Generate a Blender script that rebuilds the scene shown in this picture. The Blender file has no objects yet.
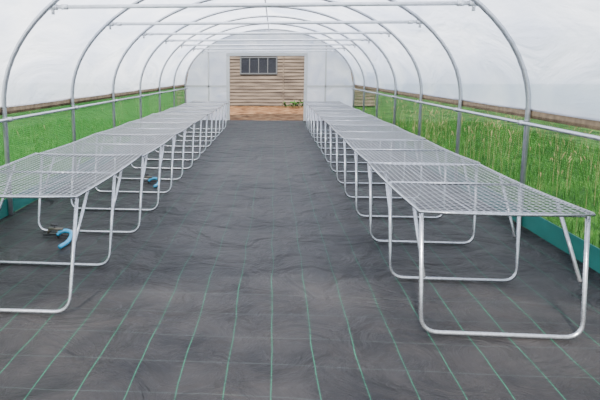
import bpy, math, random
from mathutils import Vector, noise as mnoise
random.seed(4)
S=bpy.context.scene

# ---------------- helpers ----------------
def nmat(name):
    m=bpy.data.materials.new(name); m.use_nodes=True
    nt=m.node_tree; nt.nodes.clear()
    out=nt.nodes.new('ShaderNodeOutputMaterial')
    return m,nt,out
def simple(name,col,rough=.5,metal=0.,noise=0.,nscale=20.,spec=.5,bump=0.):
    m,nt,out=nmat(name)
    b=nt.nodes.new('ShaderNodeBsdfPrincipled')
    b.inputs['Roughness'].default_value=rough; b.inputs['Metallic'].default_value=metal
    b.inputs['Specular IOR Level'].default_value=spec
    b.inputs['Base Color'].default_value=(*col,1)
    if noise>0 or bump>0:
        tc=nt.nodes.new('ShaderNodeTexCoord'); n=nt.nodes.new('ShaderNodeTexNoise')
        n.inputs['Scale'].default_value=nscale; n.inputs['Detail'].default_value=4
        nt.links.new(tc.outputs['Object'],n.inputs['Vector'])
        if noise>0:
            r=nt.nodes.new('ShaderNodeValToRGB')
            r.color_ramp.elements[0].position=.3; r.color_ramp.elements[1].position=.7
            r.color_ramp.elements[0].color=(*[c*(1-noise) for c in col],1)
            r.color_ramp.elements[1].color=(*[min(1,c*(1+noise)) for c in col],1)
            nt.links.new(n.outputs['Fac'],r.inputs['Fac']); nt.links.new(r.outputs['Color'],b.inputs['Base Color'])
        if bump>0:
            bp=nt.nodes.new('ShaderNodeBump'); bp.inputs['Strength'].default_value=bump
            nt.links.new(n.outputs['Fac'],bp.inputs['Height']); nt.links.new(bp.outputs['Normal'],b.inputs['Normal'])
    nt.links.new(b.outputs[0],out.inputs[0])
    return m

class MB:
    def __init__(s): s.v=[]; s.f=[]; s.m=[]
    def quad(s,pts,mi=0):
        i=len(s.v); s.v+= [tuple(p) for p in pts]; s.f.append(tuple(range(i,i+len(pts)))); s.m.append(mi)
    def box(s,a,b,mi=0):
        x0,y0,z0=a; x1,y1,z1=b; i=len(s.v)
        s.v+=[(x0,y0,z0),(x1,y0,z0),(x1,y1,z0),(x0,y1,z0),(x0,y0,z1),(x1,y0,z1),(x1,y1,z1),(x0,y1,z1)]
        for f in [(0,3,2,1),(4,5,6,7),(0,1,5,4),(1,2,6,5),(2,3,7,6),(3,0,4,7)]:
            s.f.append(tuple(i+k for k in f)); s.m.append(mi)
    def tube(s,path,r,n=8,mi=0,cap=True,radii=None,closed=False):
        P=[Vector(p) for p in path]; N=len(P); rings=[]
        up=None
        for k in range(N):
            if closed: t=(P[(k+1)%N]-P[k-1]).normalized()
            elif k==0: t=(P[1]-P[0]).normalized()
            elif k==N-1: t=(P[-1]-P[-2]).normalized()
            else: t=((P[k+1]-P[k]).normalized()+(P[k]-P[k-1]).normalized()).normalized()
            if up is None:
                up=Vector((0,0,1)) if abs(t.z)<.9 else Vector((0,1,0))
            u=(up-t*up.dot(t)).normalized(); up=u; w=t.cross(u)
            rr=radii[k] if radii else r
            i=len(s.v)
            for j in range(n):
                a=2*math.pi*(j+.5)/n
                s.v.append(tuple(P[k]+(u*math.cos(a)+w*math.sin(a))*rr))
            rings.append(i)
        R=N if closed else N-1
        for k in range(R):
            a=rings[k]; b=rings[(k+1)%N]
            for j in range(n):
                s.f.append((a+j,a+(j+1)%n,b+(j+1)%n,b+j)); s.m.append(mi)
        if cap and not closed:
            s.f.append(tuple(rings[0]+j for j in reversed(range(n)))); s.m.append(mi)
            s.f.append(tuple(rings[-1]+j for j in range(n))); s.m.append(mi)
    def mesh(s,name,mats,smooth=True):
        me=bpy.data.meshes.new(name); me.from_pydata(s.v,[],s.f); me.update()
        for m in mats: me.materials.append(m)
        for p,mi in zip(me.polygons,s.m):
            p.material_index=mi; p.use_smooth=smooth
        return me
def obj(name,me,parent=None,loc=(0,0,0)):
    o=bpy.data.objects.new(name,me); S.collection.objects.link(o); o.location=loc
    if parent: o.parent=parent
    return o
def empty(name,loc=(0,0,0)):
    return obj(name,None,None,loc)
def rounded(pts,r,n=5):
    P=[Vector(p) for p in pts]; out=[P[0]]
    for i in range(1,len(P)-1):
        a=(P[i-1]-P[i]).normalized(); b=(P[i+1]-P[i]).normalized()
        p0=P[i]+a*r; p2=P[i]+b*r
        for k in range(n+1):
            t=k/n; out.append(p0*(1-t)**2+P[i]*2*t*(1-t)+p2*t*t)
    out.append(P[-1]); return out

# ---------------- materials ----------------
galv=simple('galvanised_steel',(.34,.355,.38),.25,.8,.18,60)
hoopm=simple('galvanised_hoop',(.42,.44,.475),.28,.7,.12,40)
wirem=simple('weldmesh_wire',(.33,.34,.36),.3,.6)
white_tube=simple('white_coated_tube',(.62,.64,.68),.35,.2,.08,15)
timber_rail=simple('weathered_timber_rail',(.20,.14,.08),.85,0,.3,14)
blue=simple('blue_water_pipe',(.03,.28,.48),.4)
brass=simple('brass_fitting',(.10,.09,.07),.4,.6)
blackp=simple('black_plastic',(.02,.02,.022),.4)
teal=simple('teal_base_sheet',(.004,.10,.085),.5,0,.2,3)

def poly_mat(name,transp=.12):
    m,nt,out=nmat(name)
    tc=nt.nodes.new('ShaderNodeTexCoord')
    mp=nt.nodes.new('ShaderNodeMapping'); mp.inputs['Scale'].default_value=(1,.45,1)
    n=nt.nodes.new('ShaderNodeTexNoise'); n.inputs['Scale'].default_value=1.4; n.inputs['Detail'].default_value=6; n.inputs['Distortion'].default_value=.8
    nt.links.new(tc.outputs['Object'],mp.inputs[0]); nt.links.new(mp.outputs[0],n.inputs['Vector'])
    r=nt.nodes.new('ShaderNodeValToRGB')
    r.color_ramp.elements[0].position=.32; r.color_ramp.elements[0].color=(.62,.67,.80,1)
    r.color_ramp.elements[1].position=.66; r.color_ramp.elements[1].color=(.93,.94,.98,1)
    nt.links.new(n.outputs['Fac'],r.inputs[0])
    bp=nt.nodes.new('ShaderNodeBump'); bp.inputs['Strength'].default_value=.8; bp.inputs['Distance'].default_value=.12
    nt.links.new(n.outputs['Fac'],bp.inputs['Height'])
    tl=nt.nodes.new('ShaderNodeBsdfTranslucent'); df=nt.nodes.new('ShaderNodeBsdfDiffuse')
    gl=nt.nodes.new('ShaderNodeBsdfGlossy'); gl.inputs['Roughness'].default_value=.35
    tr=nt.nodes.new('ShaderNodeBsdfTransparent')
    for s_ in (tl,df): nt.links.new(r.outputs[0],s_.inputs['Color']); nt.links.new(bp.outputs[0],s_.inputs['Normal'])
    m1=nt.nodes.new('ShaderNodeMixShader'); m1.inputs[0].default_value=.20
    nt.links.new(tl.outputs[0],m1.inputs[1]); nt.links.new(df.outputs[0],m1.inputs[2])
    m2=nt.nodes.new('ShaderNodeMixShader'); m2.inputs[0].default_value=transp
    nt.links.new(m1.outputs[0],m2.inputs[1]); nt.links.new(tr.outputs[0],m2.inputs[2])
    m3=nt.nodes.new('ShaderNodeMixShader'); m3.inputs[0].default_value=.05
    nt.links.new(m2.outputs[0],m3.inputs[1]); nt.links.new(gl.outputs[0],m3.inputs[2])
    nt.links.new(m3.outputs[0],out.inputs[0])
    return m
poly=poly_mat('polythene_sheet',.10)

def net_mat(name,col,op):
    m,nt,out=nmat(name)
    tc=nt.nodes.new('ShaderNodeTexCoord')
    n=nt.nodes.new('ShaderNodeTexNoise'); n.inputs['Scale'].default_value=1.2
    nt.links.new(tc.outputs['Object'],n.inputs['Vector'])
    mr=nt.nodes.new('ShaderNodeMapRange'); mr.inputs['From Min'].default_value=.3; mr.inputs['From Max'].default_value=.7
    mr.inputs['To Min'].default_value=op*.7; mr.inputs['To Max'].default_value=min(1,op*1.25)
    nt.links.new(n.outputs['Fac'],mr.inputs['Value'])
    sp=nt.nodes.new('ShaderNodeSeparateXYZ'); nt.links.new(tc.outputs['Object'],sp.inputs[0])
    ls=[]
    for ax,per in (('Y',.035),('Z',.025)):
        p=nt.nodes.new('ShaderNodeMath'); p.operation='PINGPONG'; p.inputs[1].default_value=per/2; nt.links.new(sp.outputs[ax],p.inputs[0])
        c=nt.nodes.new('ShaderNodeMath'); c.operation='LESS_THAN'; c.inputs[1].default_value=.0028; nt.links.new(p.outputs[0],c.inputs[0]); ls.append(c)
    mx=nt.nodes.new('ShaderNodeMath'); mx.operation='MAXIMUM'; nt.links.new(ls[0].outputs[0],mx.inputs[0]); nt.links.new(ls[1].outputs[0],mx.inputs[1])
    ml=nt.nodes.new('ShaderNodeMath'); ml.operation='MULTIPLY_ADD'; ml.inputs[1].default_value=.25; ml.use_clamp=True
    nt.links.new(mx.outputs[0],ml.inputs[0]); nt.links.new(mr.outputs[0],ml.inputs[2])
    tl=nt.nodes.new('ShaderNodeBsdfTranslucent'); tl.inputs[0].default_value=(*col,1)
    df=nt.nodes.new('ShaderNodeBsdfDiffuse'); df.inputs[0].default_value=(*col,1)
    tr=nt.nodes.new('ShaderNodeBsdfTransparent')
    a=nt.nodes.new('ShaderNodeMixShader'); a.inputs[0].default_value=.4
    nt.links.new(tl.outputs[0],a.inputs[1]); nt.links.new(df.outputs[0],a.inputs[2])
    b=nt.nodes.new('ShaderNodeMixShader'); nt.links.new(ml.outputs[0],b.inputs[0])
    nt.links.new(tr.outputs[0],b.inputs[1]); nt.links.new(a.outputs[0],b.inputs[2])
    nt.links.new(b.outputs[0],out.inputs[0]); return m
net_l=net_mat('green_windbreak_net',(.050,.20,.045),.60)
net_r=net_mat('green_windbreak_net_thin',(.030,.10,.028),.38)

# woven ground cover
def floor_mat():
    m,nt,out=nmat('woven_ground_cover')
    L=nt.links
    tc=nt.nodes.new('ShaderNodeTexCoord')
    wn=nt.nodes.new('ShaderNodeTexNoise'); wn.inputs['Scale'].default_value=1.0; wn.inputs['Detail'].default_value=2.5
    L.new(tc.outputs['Object'],wn.inputs['Vector'])
    wm=nt.nodes.new('ShaderNodeVectorMath'); wm.operation='MULTIPLY_ADD'
    wm.inputs[1].default_value=(.08,.08,0); L.new(wn.outputs['Color'],wm.inputs[0]); L.new(tc.outputs['Object'],wm.inputs[2])
    sp=nt.nodes.new('ShaderNodeSeparateXYZ'); L.new(wm.outputs[0],sp.inputs[0])
    def line(sock,period,width,off):
        a=nt.nodes.new('ShaderNodeMath'); a.operation='ADD'; a.inputs[1].default_value=off; L.new(sock,a.inputs[0])
        p=nt.nodes.new('ShaderNodeMath'); p.operation='PINGPONG'; p.inputs[1].default_value=period/2; L.new(a.outputs[0],p.inputs[0])
        c=nt.nodes.new('ShaderNodeMath'); c.operation='LESS_THAN'; c.inputs[1].default_value=width/2; L.new(p.outputs[0],c.inputs[0])
        return c.outputs[0]
    lx=line(sp.outputs['X'],.25,.0055,-.04)
    ly=line(sp.outputs['Y'],.30,.005,0)
    dn=nt.nodes.new('ShaderNodeTexNoise'); dn.inputs['Scale'].default_value=.8; dn.inputs['Detail'].default_value=9; dn.inputs['Roughness'].default_value=.68
    L.new(tc.outputs['Object'],dn.inputs['Vector'])
    r=nt.nodes.new('ShaderNodeValToRGB'); r.color_ramp.elements[0].position=.36; r.color_ramp.elements[1].position=.66
    r.color_ramp.elements[0].color=(.005,.0055,.007,1); r.color_ramp.elements[1].color=(.027,.025,.025,1)
    L.new(dn.outputs['Fac'],r.inputs[0])
    m1=nt.nodes.new('ShaderNodeMix'); m1.data_type='RGBA'
    m1.inputs['B'].default_value=(.015,.12,.07,1)
    L.new(r.outputs[0],m1.inputs['A'])
    fn=nt.nodes.new('ShaderNodeMapRange'); fn.inputs['From Min'].default_value=.35; fn.inputs['From Max'].default_value=.6; fn.inputs['To Min'].default_value=.4; fn.inputs['To Max'].default_value=.75
    L.new(wn.outputs['Fac'],fn.inputs['Value'])
    k=nt.nodes.new('ShaderNodeMath'); k.operation='MULTIPLY'; L.new(fn.outputs[0],k.inputs[1]); L.new(lx,k.inputs[0]); L.new(k.outputs[0],m1.inputs['Factor'])
    m2=nt.nodes.new('ShaderNodeMix'); m2.data_type='RGBA'; m2.inputs['B'].default_value=(.045,.058,.058,1)
    k2=nt.nodes.new('ShaderNodeMath'); k2.operation='MULTIPLY'; k2.inputs[1].default_value=.45; L.new(ly,k2.inputs[0]); L.new(k2.outputs[0],m2.inputs['Factor'])
    L.new(m1.outputs['Result'],m2.inputs['A'])
    b=nt.nodes.new('ShaderNodeBsdfPrincipled'); b.inputs['Roughness'].default_value=.5; b.inputs['Specular IOR Level'].default_value=.15
    L.new(m2.outputs['Result'],b.inputs['Base Color'])
    mp=nt.nodes.new('ShaderNodeMapping'); mp.inputs['Scale'].default_value=(1.2,1.4,1); L.new(tc.outputs['Object'],mp.inputs[0])
    w=nt.nodes.new('ShaderNodeTexNoise'); w.inputs['Scale'].default_value=2.0; w.inputs['Detail'].default_value=6; w.inputs['Distortion'].default_value=.8
    L.new(mp.outputs[0],w.inputs['Vector'])
    bp=nt.nodes.new('ShaderNodeBump'); bp.inputs['Strength'].default_value=1.0; bp.inputs['Distance'].default_value=.10
    L.new(w.outputs['Fac'],bp.inputs['Height']); L.new(bp.outputs[0],b.inputs['Normal'])
    L.new(b.outputs[0],out.inputs[0]); return m
floor_m=floor_mat()

def ground_mat(name,c0,c1,c2,scale):
    m,nt,out=nmat(name); L=nt.links
    tc=nt.nodes.new('ShaderNodeTexCoord')
    n=nt.nodes.new('ShaderNodeTexNoise'); n.inputs['Scale'].default_value=scale; n.inputs['Detail'].default_value=8; n.inputs['Roughness'].default_value=.7
    L.new(tc.outputs['Object'],n.inputs['Vector'])
    r=nt.nodes.new('ShaderNodeValToRGB'); r.color_ramp.elements[0].position=.38; r.color_ramp.elements[1].position=.64
    r.color_ramp.elements[0].color=(*c0,1); r.color_ramp.elements[1].color=(*c2,1)
    e=r.color_ramp.elements.new(.5); e.color=(*c1,1)
    L.new(n.outputs['Fac'],r.inputs[0])
    b=nt.nodes.new('ShaderNodeBsdfPrincipled'); b.inputs['Roughness'].default_value=.9; b.inputs['Specular IOR Level'].default_value=.1
    L.new(r.outputs[0],b.inputs['Base Color']); L.new(b.outputs[0],out.inputs[0]); return m
grass_m=ground_mat('meadow_grass',(.008,.030,.004),(.024,.075,.010),(.060,.13,.022),1.6)
soil_m=ground_mat('sandy_soil',(.045,.022,.010),(.15,.070,.030),(.26,.16,.08),2.6)

# ---------------- dimensions ----------------
XC=-.19; HW=2.88; ZS=1.25; ZB=1.85
Y1=17.45; YM=.75
HY=[YM+.03]+[y for y in [5.5+1.95*k for k in range(-4,7)] if y>YM]
def arc(h=0,n=40):
    return [(XC-(HW+h)*math.cos(math.pi*k/n), ZS+(ZB+h)*math.sin(math.pi*k/n)) for k in range(n+1)]

g=MB(); g.quad([(-60,-30,-.04),(60,-30,-.04),(60,80,-.04),(-60,80,-.04)])
obj('meadow_ground',g.mesh('meadow_ground',[grass_m],False))
g=MB(); g.quad([(-2.6,17.3,-.03),(2.1,17.3,-.03),(2.6,26.5,-.02),(-3.2,26.5,-.02)])
obj('soil_path',g.mesh('soil_path',[soil_m],False))
g=MB()
nx,ny=90,300
for j in range(ny+1):
    for i in range(nx+1):
        x=XC-HW-.02+(2*HW+.04)*i/nx; y=-3+(Y1+3)*j/ny
        z=mnoise.noise(Vector((x*1.6,y*1.1,0)))*.005+abs(mnoise.noise(Vector((x*1.1+7,y*1.4+x*.6,3))))*-.005
        g.v.append((x,y,z))
for j in range(ny):
    for i in range(nx):
        a=j*(nx+1)+i; g.f.append((a,a+1,a+nx+2,a+nx+1)); g.m.append(0)
obj('floor',g.mesh('floor',[floor_m]))

# ---------------- cover ----------------
g=MB()
rows=[(YM,.03)]
for k,hy in enumerate(HY):
    rows.append((hy,.03))
    if k<len(HY)-1:
        q=HY[k+1]-hy
        rows.append((hy+q*.25,.018)); rows.append((hy+q*.5,.012)); rows.append((hy+q*.75,.018))
if rows[-1][0]<Y1: rows.append((Y1,.03))
prof=[[(x,y,z) for x,z in arc(h,48)] for (y,h) in rows]
n=len(prof[0])
for p in prof: g.v+=p
for j in range(len(prof)-1):
    for i in range(n-1):
        a=j*n+i; g.f.append((a,a+1,a+n+1,a+n)); g.m.append(0)
obj('ceiling',g.mesh('ceiling',[poly]))

# ---------------- frame ----------------
fr=empty('polytunnel_frame')
for k,hy in enumerate(HY):
    g=MB()
    path=[(XC-HW,hy,0)]+[(x,hy,z) for x,z in arc(0,40)]+[(XC+HW,hy,0)]
    g.tube(path,.027,10)
    obj('hoop_%d'%k,g.mesh('hoop',[hoopm]),fr)
    zb=2.37; c=math.sqrt(1-((zb-ZS)/ZB)**2)*HW
    g=MB()
    g.tube([(XC-c+.02,hy+.03,zb),(XC+c-.02,hy+.03,zb)],.023,10)
    for s in (-1,1):
        xx=XC+s*(c-.03)
        g.tube([(xx-.05,hy+.03,zb),(xx+.05,hy+.03,zb)],.034,10)
        g.tube([(xx,hy+.03,zb+.02),(xx,hy+.03,zb-.08)],.018,8)
        g.tube([(xx-s*.10,hy+.03,zb),(xx-s*.17,hy+.03,zb)],.030,10)
    obj('crop_bar_%d'%k,g.mesh('crop_bar',[white_tube]),fr)
g=MB(); g.tube([(XC,YM,ZS+ZB-.05),(XC,Y1,ZS+ZB-.05)],.017,8)
obj('ridge_tube',g.mesh('ridge_tube',[hoopm]),fr)
for s,nm in ((-1,'left'),(1,'right')):
    x=XC+s*(HW-.045)
    g=MB(); g.tube([(x,YM,1.12),(x,Y1,1.12)],.020,8)
    for hy in HY:
        g.tube([(x-.01*s,hy-.04,1.12),(x-.01*s,hy+.04,1.12)],.030,8)
    obj('side_tube_'+nm,g.mesh('side_tube',[hoopm]),fr)
    g=MB(); xo=XC+s*(HW+.03)
    a,b=sorted((xo,xo+s*.03)); g.box((a,YM,1.17),(b,Y1,1.27))
    obj('timber_rail_'+nm,g.mesh('timber_rail',[timber_rail],False),fr)

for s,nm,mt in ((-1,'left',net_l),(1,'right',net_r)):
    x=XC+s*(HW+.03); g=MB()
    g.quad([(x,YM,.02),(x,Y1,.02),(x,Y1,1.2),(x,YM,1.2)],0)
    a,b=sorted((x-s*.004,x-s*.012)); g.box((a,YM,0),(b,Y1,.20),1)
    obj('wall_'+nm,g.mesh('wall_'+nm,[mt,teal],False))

# end wall
DX0,DX1,DZ=-1.60,1.08,2.22
def halfz(x): 
    t=(x-XC)/HW; return ZS+ZB*math.sqrt(max(0,1-t*t))
g=MB(); yb=Y1
def piece(x0,x1,zb):
    pts=[(x0,yb,zb),(x1,yb,zb)]
    N=16
    for k in range(N+1):
        x=x1+(x0-x1)*k/N; pts.append((x,yb,halfz(x)))
    return pts
g.quad(piece(XC-HW,DX0,0)); g.quad(piece(DX1,XC+HW,0)); g.quad(piece(DX0,DX1,DZ))
wb=obj('wall_back',g.mesh('wall_back',[poly],False))
g=MB()
for x in (DX0,DX1): g.box((x-.055,yb-.08,0),(x+.055,yb-.005,DZ+.05))
g.box((DX0-.05,yb-.075,DZ),(DX1+.05,yb-.005,DZ+.10))
g.box((XC-HW,yb-.06,1.15),(DX0-.045,yb-.01,1.22)); g.box((DX1+.045,yb-.06,1.15),(XC+HW,yb-.01,1.22))
g.box((DX0-.7,yb-.06,0),(DX0-.65,yb-.01,halfz(DX0-.7)-.03)); g.box((DX1+.65,yb-.06,0),(DX1+.7,yb-.01,halfz(DX1+.7)-.03))
obj('door_frame',g.mesh('door_frame',[simple('grey_white_timber',(.40,.41,.41),.5)],False))

# ---------------- benches ----------------
SL=1.73; TH=.80
def bench_meshes(W,lean):
    def sag(x,y):
        return -.014*math.sin(math.pi*min(1,max(0,y/SL)))-.010*math.sin(math.pi*x/W)
    top=MB(); r=.0027
    ny_=round(SL/.045)
    for j in range(ny_+1):
        y=SL*j/ny_
        top.tube([(x*W/4,y,TH+sag(x*W/4,y)) for x in range(5)],r,4,cap=False)
    nx_=round(W/.045)
    for i in range(nx_+1):
        x=W*i/nx_
        top.tube([(x,y*SL/8,TH+.005+sag(x,y*SL/8)) for y in range(9)],r,4,cap=False)
    frm=MB()
    pts=[(0,k*SL/8) for k in range(9)]+[(W*k/4,SL) for k in range(1,5)]+[(W,SL-k*SL/8) for k in range(1,9)]+[(W-W*k/4,0) for k in range(1,4)]
    frm.tube([(x,y,TH-.006+sag(x,y)) for x,y in pts],.009,8,closed=True)
    for xx in (W*.33,W*.67):
        frm.tube([(xx,y*SL/6,TH-.008+sag(xx,y*SL/6)) for y in range(7)],.006,6)
    leg=MB(); ins=.03; z0=.017
    path=rounded([(.02,0,TH-.015),(ins,-lean,z0),(W-ins,-lean,z0),(W-.02,0,TH-.015)],.11,7)
    leg.tube(path,.0138,10)
    leg.tube([(.02,0,TH-.022),(W-.02,0,TH-.022)],.012,8)
    br=MB()
    for x in (.045,W-.045):
        br.tube([(x,.30,TH-.015),(x,-lean*.5+.01,.36)],.013,8)
    return (top.mesh('bench_weldmesh_top',[wirem]),frm.mesh('bench_rim',[galv]),leg.mesh('bench_leg_loop',[galv]),br.mesh('bench_brace',[galv]))
MR=bench_meshes(1.04,.08); ML=bench_meshes(1.13,.20)
def bench(x,y,M,tilt,dz):
    e=empty('mesh_staging_bench',(x,y,0))
    t=obj('mesh_top',M[0],e,(0,0,dz)); f=obj('rim',M[1],e,(0,0,dz))
    for o in (t,f): o.rotation_euler=(tilt,0,0)
    for a,b,nm in ((.04,0,'front'),(.90,0,'back')):
        ta=random.uniform(-.012,.012)
        for M_,p in ((M[2],'leg_'),(M[3],'brace_')):
            q=obj(p+nm,M_,e,(0,a,0)); q.rotation_euler=(0,0,ta)
    return e
for k in range(7):
    j=random.uniform(-.015,.015)
    bench(.925+j,3.10+k*(SL+.01),MR,random.uniform(-.007,.007),random.uniform(-.008,.004))
    j=random.uniform(-.015,.015)
    bench(-2.49+j,3.31+k*(SL+.01),ML,random.uniform(-.007,.007),random.uniform(-.008,.004))

# ---------------- water points ----------------
def curve_pts(P,n=8):
    P=[Vector(p) for p in P]; out=[]
    Q=[P[0]]+P+[P[-1]]
    for i in range(1,len(Q)-2):
        for k in range(n):
            t=k/n; a,b,c,d=Q[i-1],Q[i],Q[i+1],Q[i+2]
            out.append(.5*((2*b)+(c-a)*t+(2*a-5*b+4*c-d)*t*t+(3*b-a-3*c+d)*t**3))
    out.append(P[-1]); return out
def water(x,y,sc):
    e=empty('water_standpipe',(x,y,0))
    g=MB(); g.tube(curve_pts([(.0,0,.03),(.04,0,.06),(.10,.0,.07),(.17,-.06,.06),(.19,-.2,.03),(.17,-.34,.025)]),.021,8)
    obj('blue_pipe',g.mesh('blue_pipe',[blue]),e)
    g=MB(); g.tube([(.0,0,0),(0,0,.09)],.014,8); g.tube([(-.09,.0,.085),(.06,0,.085)],.017,8); g.tube([(-.08,0,.085),(-.10,0,.04)],.013,8)
    obj('tap_body',g.mesh('tap_body',[brass]),e)
    g=MB(); g.tube([(-.03,0,.09),(-.03,0,.125)],.008,6); g.tube([(-.065,0,.13),(.005,0,.13)],.009,6)
    g.tube([(-.16,.02,.018),(-.02,.05,.018),(.12,.0,.018)],.012,6)
    obj('tap_handle',g.mesh('tap_handle',[blackp]),e)
    e.scale=(sc,)*3
water(-2.17,4.74,1.0); water(-1.88,7.3,1.0)

# ---------------- shed ----------------
shed=empty('timber_shed',(0,25.2,0))
def wood():
    m,nt,out=nmat('weathered_boards'); L=nt.links
    tc=nt.nodes.new('ShaderNodeTexCoord'); mp=nt.nodes.new('ShaderNodeMapping'); mp.inputs['Scale'].default_value=(.6,1,7); L.new(tc.outputs['Object'],mp.inputs[0])
    n=nt.nodes.new('ShaderNodeTexNoise'); n.inputs['Scale'].default_value=1.6; n.inputs['Detail'].default_value=6; L.new(mp.outputs[0],n.inputs['Vector'])
    r=nt.nodes.new('ShaderNodeValToRGB'); r.color_ramp.elements[0].position=.36; r.color_ramp.elements[1].position=.66
    r.color_ramp.elements[0].color=(.040,.027,.019,1); r.color_ramp.elements[1].color=(.13,.097,.070,1); L.new(n.outputs['Fac'],r.inputs[0])
    b=nt.nodes.new('ShaderNodeBsdfPrincipled'); b.inputs['Roughness'].default_value=.85; L.new(r.outputs[0],b.inputs['Base Color']); L.new(b.outputs[0],out.inputs[0]); return m
wd=wood()
g=MB(); WX0,WX1,WZ0,WZ1=-1.68,.12,1.62,2.40
bh=.165; z=.0
while z<3.3:
    z1=z+bh
    segs=[(-5,5)]
    if z1>WZ0+.02 and z<WZ1-.02: segs=[(-5,WX0),(WX1,5)]
    for a,b in segs:
        i=len(g.v)
        g.v+=[(a,-.045,z+.02),(b,-.045,z+.02),(b,.0,z1),(a,.0,z1),(a,.03,z+.02),(b,.03,z+.02),(b,.03,z1),(a,.03,z1)]
        for f in [(0,1,2,3),(4,7,6,5),(0,4,5,1),(3,2,6,7),(0,3,7,4),(1,5,6,2)]:
            g.f.append(tuple(i+q for q in f)); g.m.append(0)
    z=z1
g.box((-5,.03,0),(5,3.5,3.3),0)
for x in (-5,-3.1,.42,3.2): g.box((x,-.055,0),(x+.07,-.02,3.3),0)
obj('weatherboard_wall',g.mesh('weatherboard_wall',[wd],False),shed)
g=MB()
g.quad([(-5.3,-.15,3.25),(5.3,-.15,3.25),(5.3,1.9,4.2),(-5.3,1.9,4.2)]); g.quad([(5.3,3.9,3.15),(-5.3,3.9,3.15),(-5.3,1.9,4.2),(5.3,1.9,4.2)])
obj('roof',g.mesh('roof',[simple('roof_felt',(.09,.09,.095),.9,0,.2,5)],False),shed)
g=MB()
g.box((WX0,-.015,WZ0),(WX1,.0,WZ1),0)
g.box((WX0-.03,-.07,WZ0-.05),(WX1+.03,.0,WZ0+.02),1); g.box((WX0-.03,-.07,WZ1-.03),(WX1+.03,.0,WZ1+.03),1)
g.box((WX0-.03,-.065,WZ0),(WX0+.04,.0,WZ1),1); g.box((WX1-.04,-.065,WZ0),(WX1+.03,.0,WZ1),1)
for k in (1,2,3):
    x=WX0+(WX1-WX0)*k/4; g.box((x-.022,-.05,WZ0),(x+.022,.0,WZ1),1)
obj('window_1',g.mesh('window_1',[simple('dark_glass',(.012,.013,.017),.15,spec=.2),simple('window_frame_paint',(.045,.048,.052),.5)],False),shed)

# ---------------- vegetation ----------------
leafm=simple('grass_blade',(.026,.085,.012),.8,0,.5,2.2,.1)
seedm=simple('grass_seed',(.20,.18,.085),.8,0,.3,3,.1)
def tall_grass(name,x0,x1,y0,y1,N,hmin,hmax,seedp):
    g=MB()
    for _ in range(N):
        x=random.uniform(x0,x1); y=random.uniform(y0,y1); h=random.uniform(hmin,hmax); w=random.uniform(.004,.008)
        a=random.uniform(0,6.28)
        sd=random.random()<seedp
        lean=random.uniform(.2,1.0)
        lx,ly=math.cos(a)*h*lean,math.sin(a)*h*lean
        dx,dy=-math.sin(a)*w,math.cos(a)*w
        if sd:
            h=random.uniform(.35,.9); dx=-math.sin(a)*.002; dy=math.cos(a)*.002
            le=random.uniform(.05,.45); lx,ly=math.cos(a)*h*le,math.sin(a)*h*le
        i=len(g.v)
        mi=1 if sd else 0
        g.v+=[(x-dx,y-dy,-.04),(x+dx,y+dy,-.04),(x+dx*.8+lx*.35,y+dy*.8+ly*.35,h*.6),(x-dx*.8+lx*.35,y-dy*.8+ly*.35,h*.6),(x+lx,y+ly,h)]
        g.f+=[(i,i+1,i+2,i+3),(i+3,i+2,i+4)]; g.m+=[mi,mi]
        if sd:
            g.tube([(x+lx*.85,y+ly*.85,h*.92),(x+lx,y+ly,h),(x+lx*1.15,y+ly*1.15,h*1.05)],.006,4,mi=1,radii=[.003,.009,.002])
    obj(name,g.mesh(name,[leafm,seedm],False))
tall_grass('tall_meadow_grass',XC+HW+.3,XC+HW+4.4,3.0,17.2,13000,.05,.16,.045)
tall_grass('tall_meadow_grass',XC-HW-4.5,XC-HW-.4,3.0,17.2,7000,.04,.13,.008)
g=MB()
def weed(cx,cy,h,n):
    for _ in range(n):
        a=random.uniform(0,6.28); t=random.uniform(.15,1); L_=random.uniform(.1,.22)
        px,py,pz=cx+math.cos(a)*.15*t,cy+math.sin(a)*.15*t,random.uniform(.0,h)
        d=Vector((math.cos(a),math.sin(a),random.uniform(0,.8))).normalized()*L_; w=Vector((-math.sin(a),math.cos(a),0))*L_*.25
        p=Vector((px,py,pz)); g.quad([p,p+d*.5+w,p+d,p+d*.5-w])
for cx,cy,h,n_ in [(.95,23.9,.25,70),(.6,24.3,.2,40),(1.3,24.1,.3,60)]: weed(cx,cy,h,n_)
obj('leafy_weeds',g.mesh('leafy_weeds',[leafm],False))

# ---------------- light ----------------
w=bpy.data.worlds.new('sky'); S.world=w; w.use_nodes=True
nt=w.node_tree; bg=nt.nodes['Background']
tc=nt.nodes.new('ShaderNodeTexCoord'); sp=nt.nodes.new('ShaderNodeSeparateXYZ'); nt.links.new(tc.outputs['Generated'],sp.inputs[0])
r=nt.nodes.new('ShaderNodeValToRGB'); r.color_ramp.elements[0].color=(.92,.95,1,1); r.color_ramp.elements[1].color=(.64,.77,1,1)
nt.links.new(sp.outputs['Z'],r.inputs[0]); nt.links.new(r.outputs[0],bg.inputs['Color']); bg.inputs['Strength'].default_value=3.2
l=bpy.data.lights.new('sun','SUN'); l.energy=16; l.angle=math.radians(3); l.color=(1,.93,.84)
o=bpy.data.objects.new('sun',l); S.collection.objects.link(o); o.location=(0,-5,10)
d=Vector((.16,.70,-.68)); o.rotation_euler=d.to_track_quat('-Z','Y').to_euler()

# ---------------- camera ----------------
cam=bpy.data.cameras.new('camera'); c=bpy.data.objects.new('camera',cam); S.collection.objects.link(c)
c.location=(0,0,1.65); c.rotation_euler=(math.radians(82),0,math.radians(4))
cam.sensor_width=36; cam.lens=30; cam.shift_x=.1017; cam.shift_y=-.095
S.camera=c
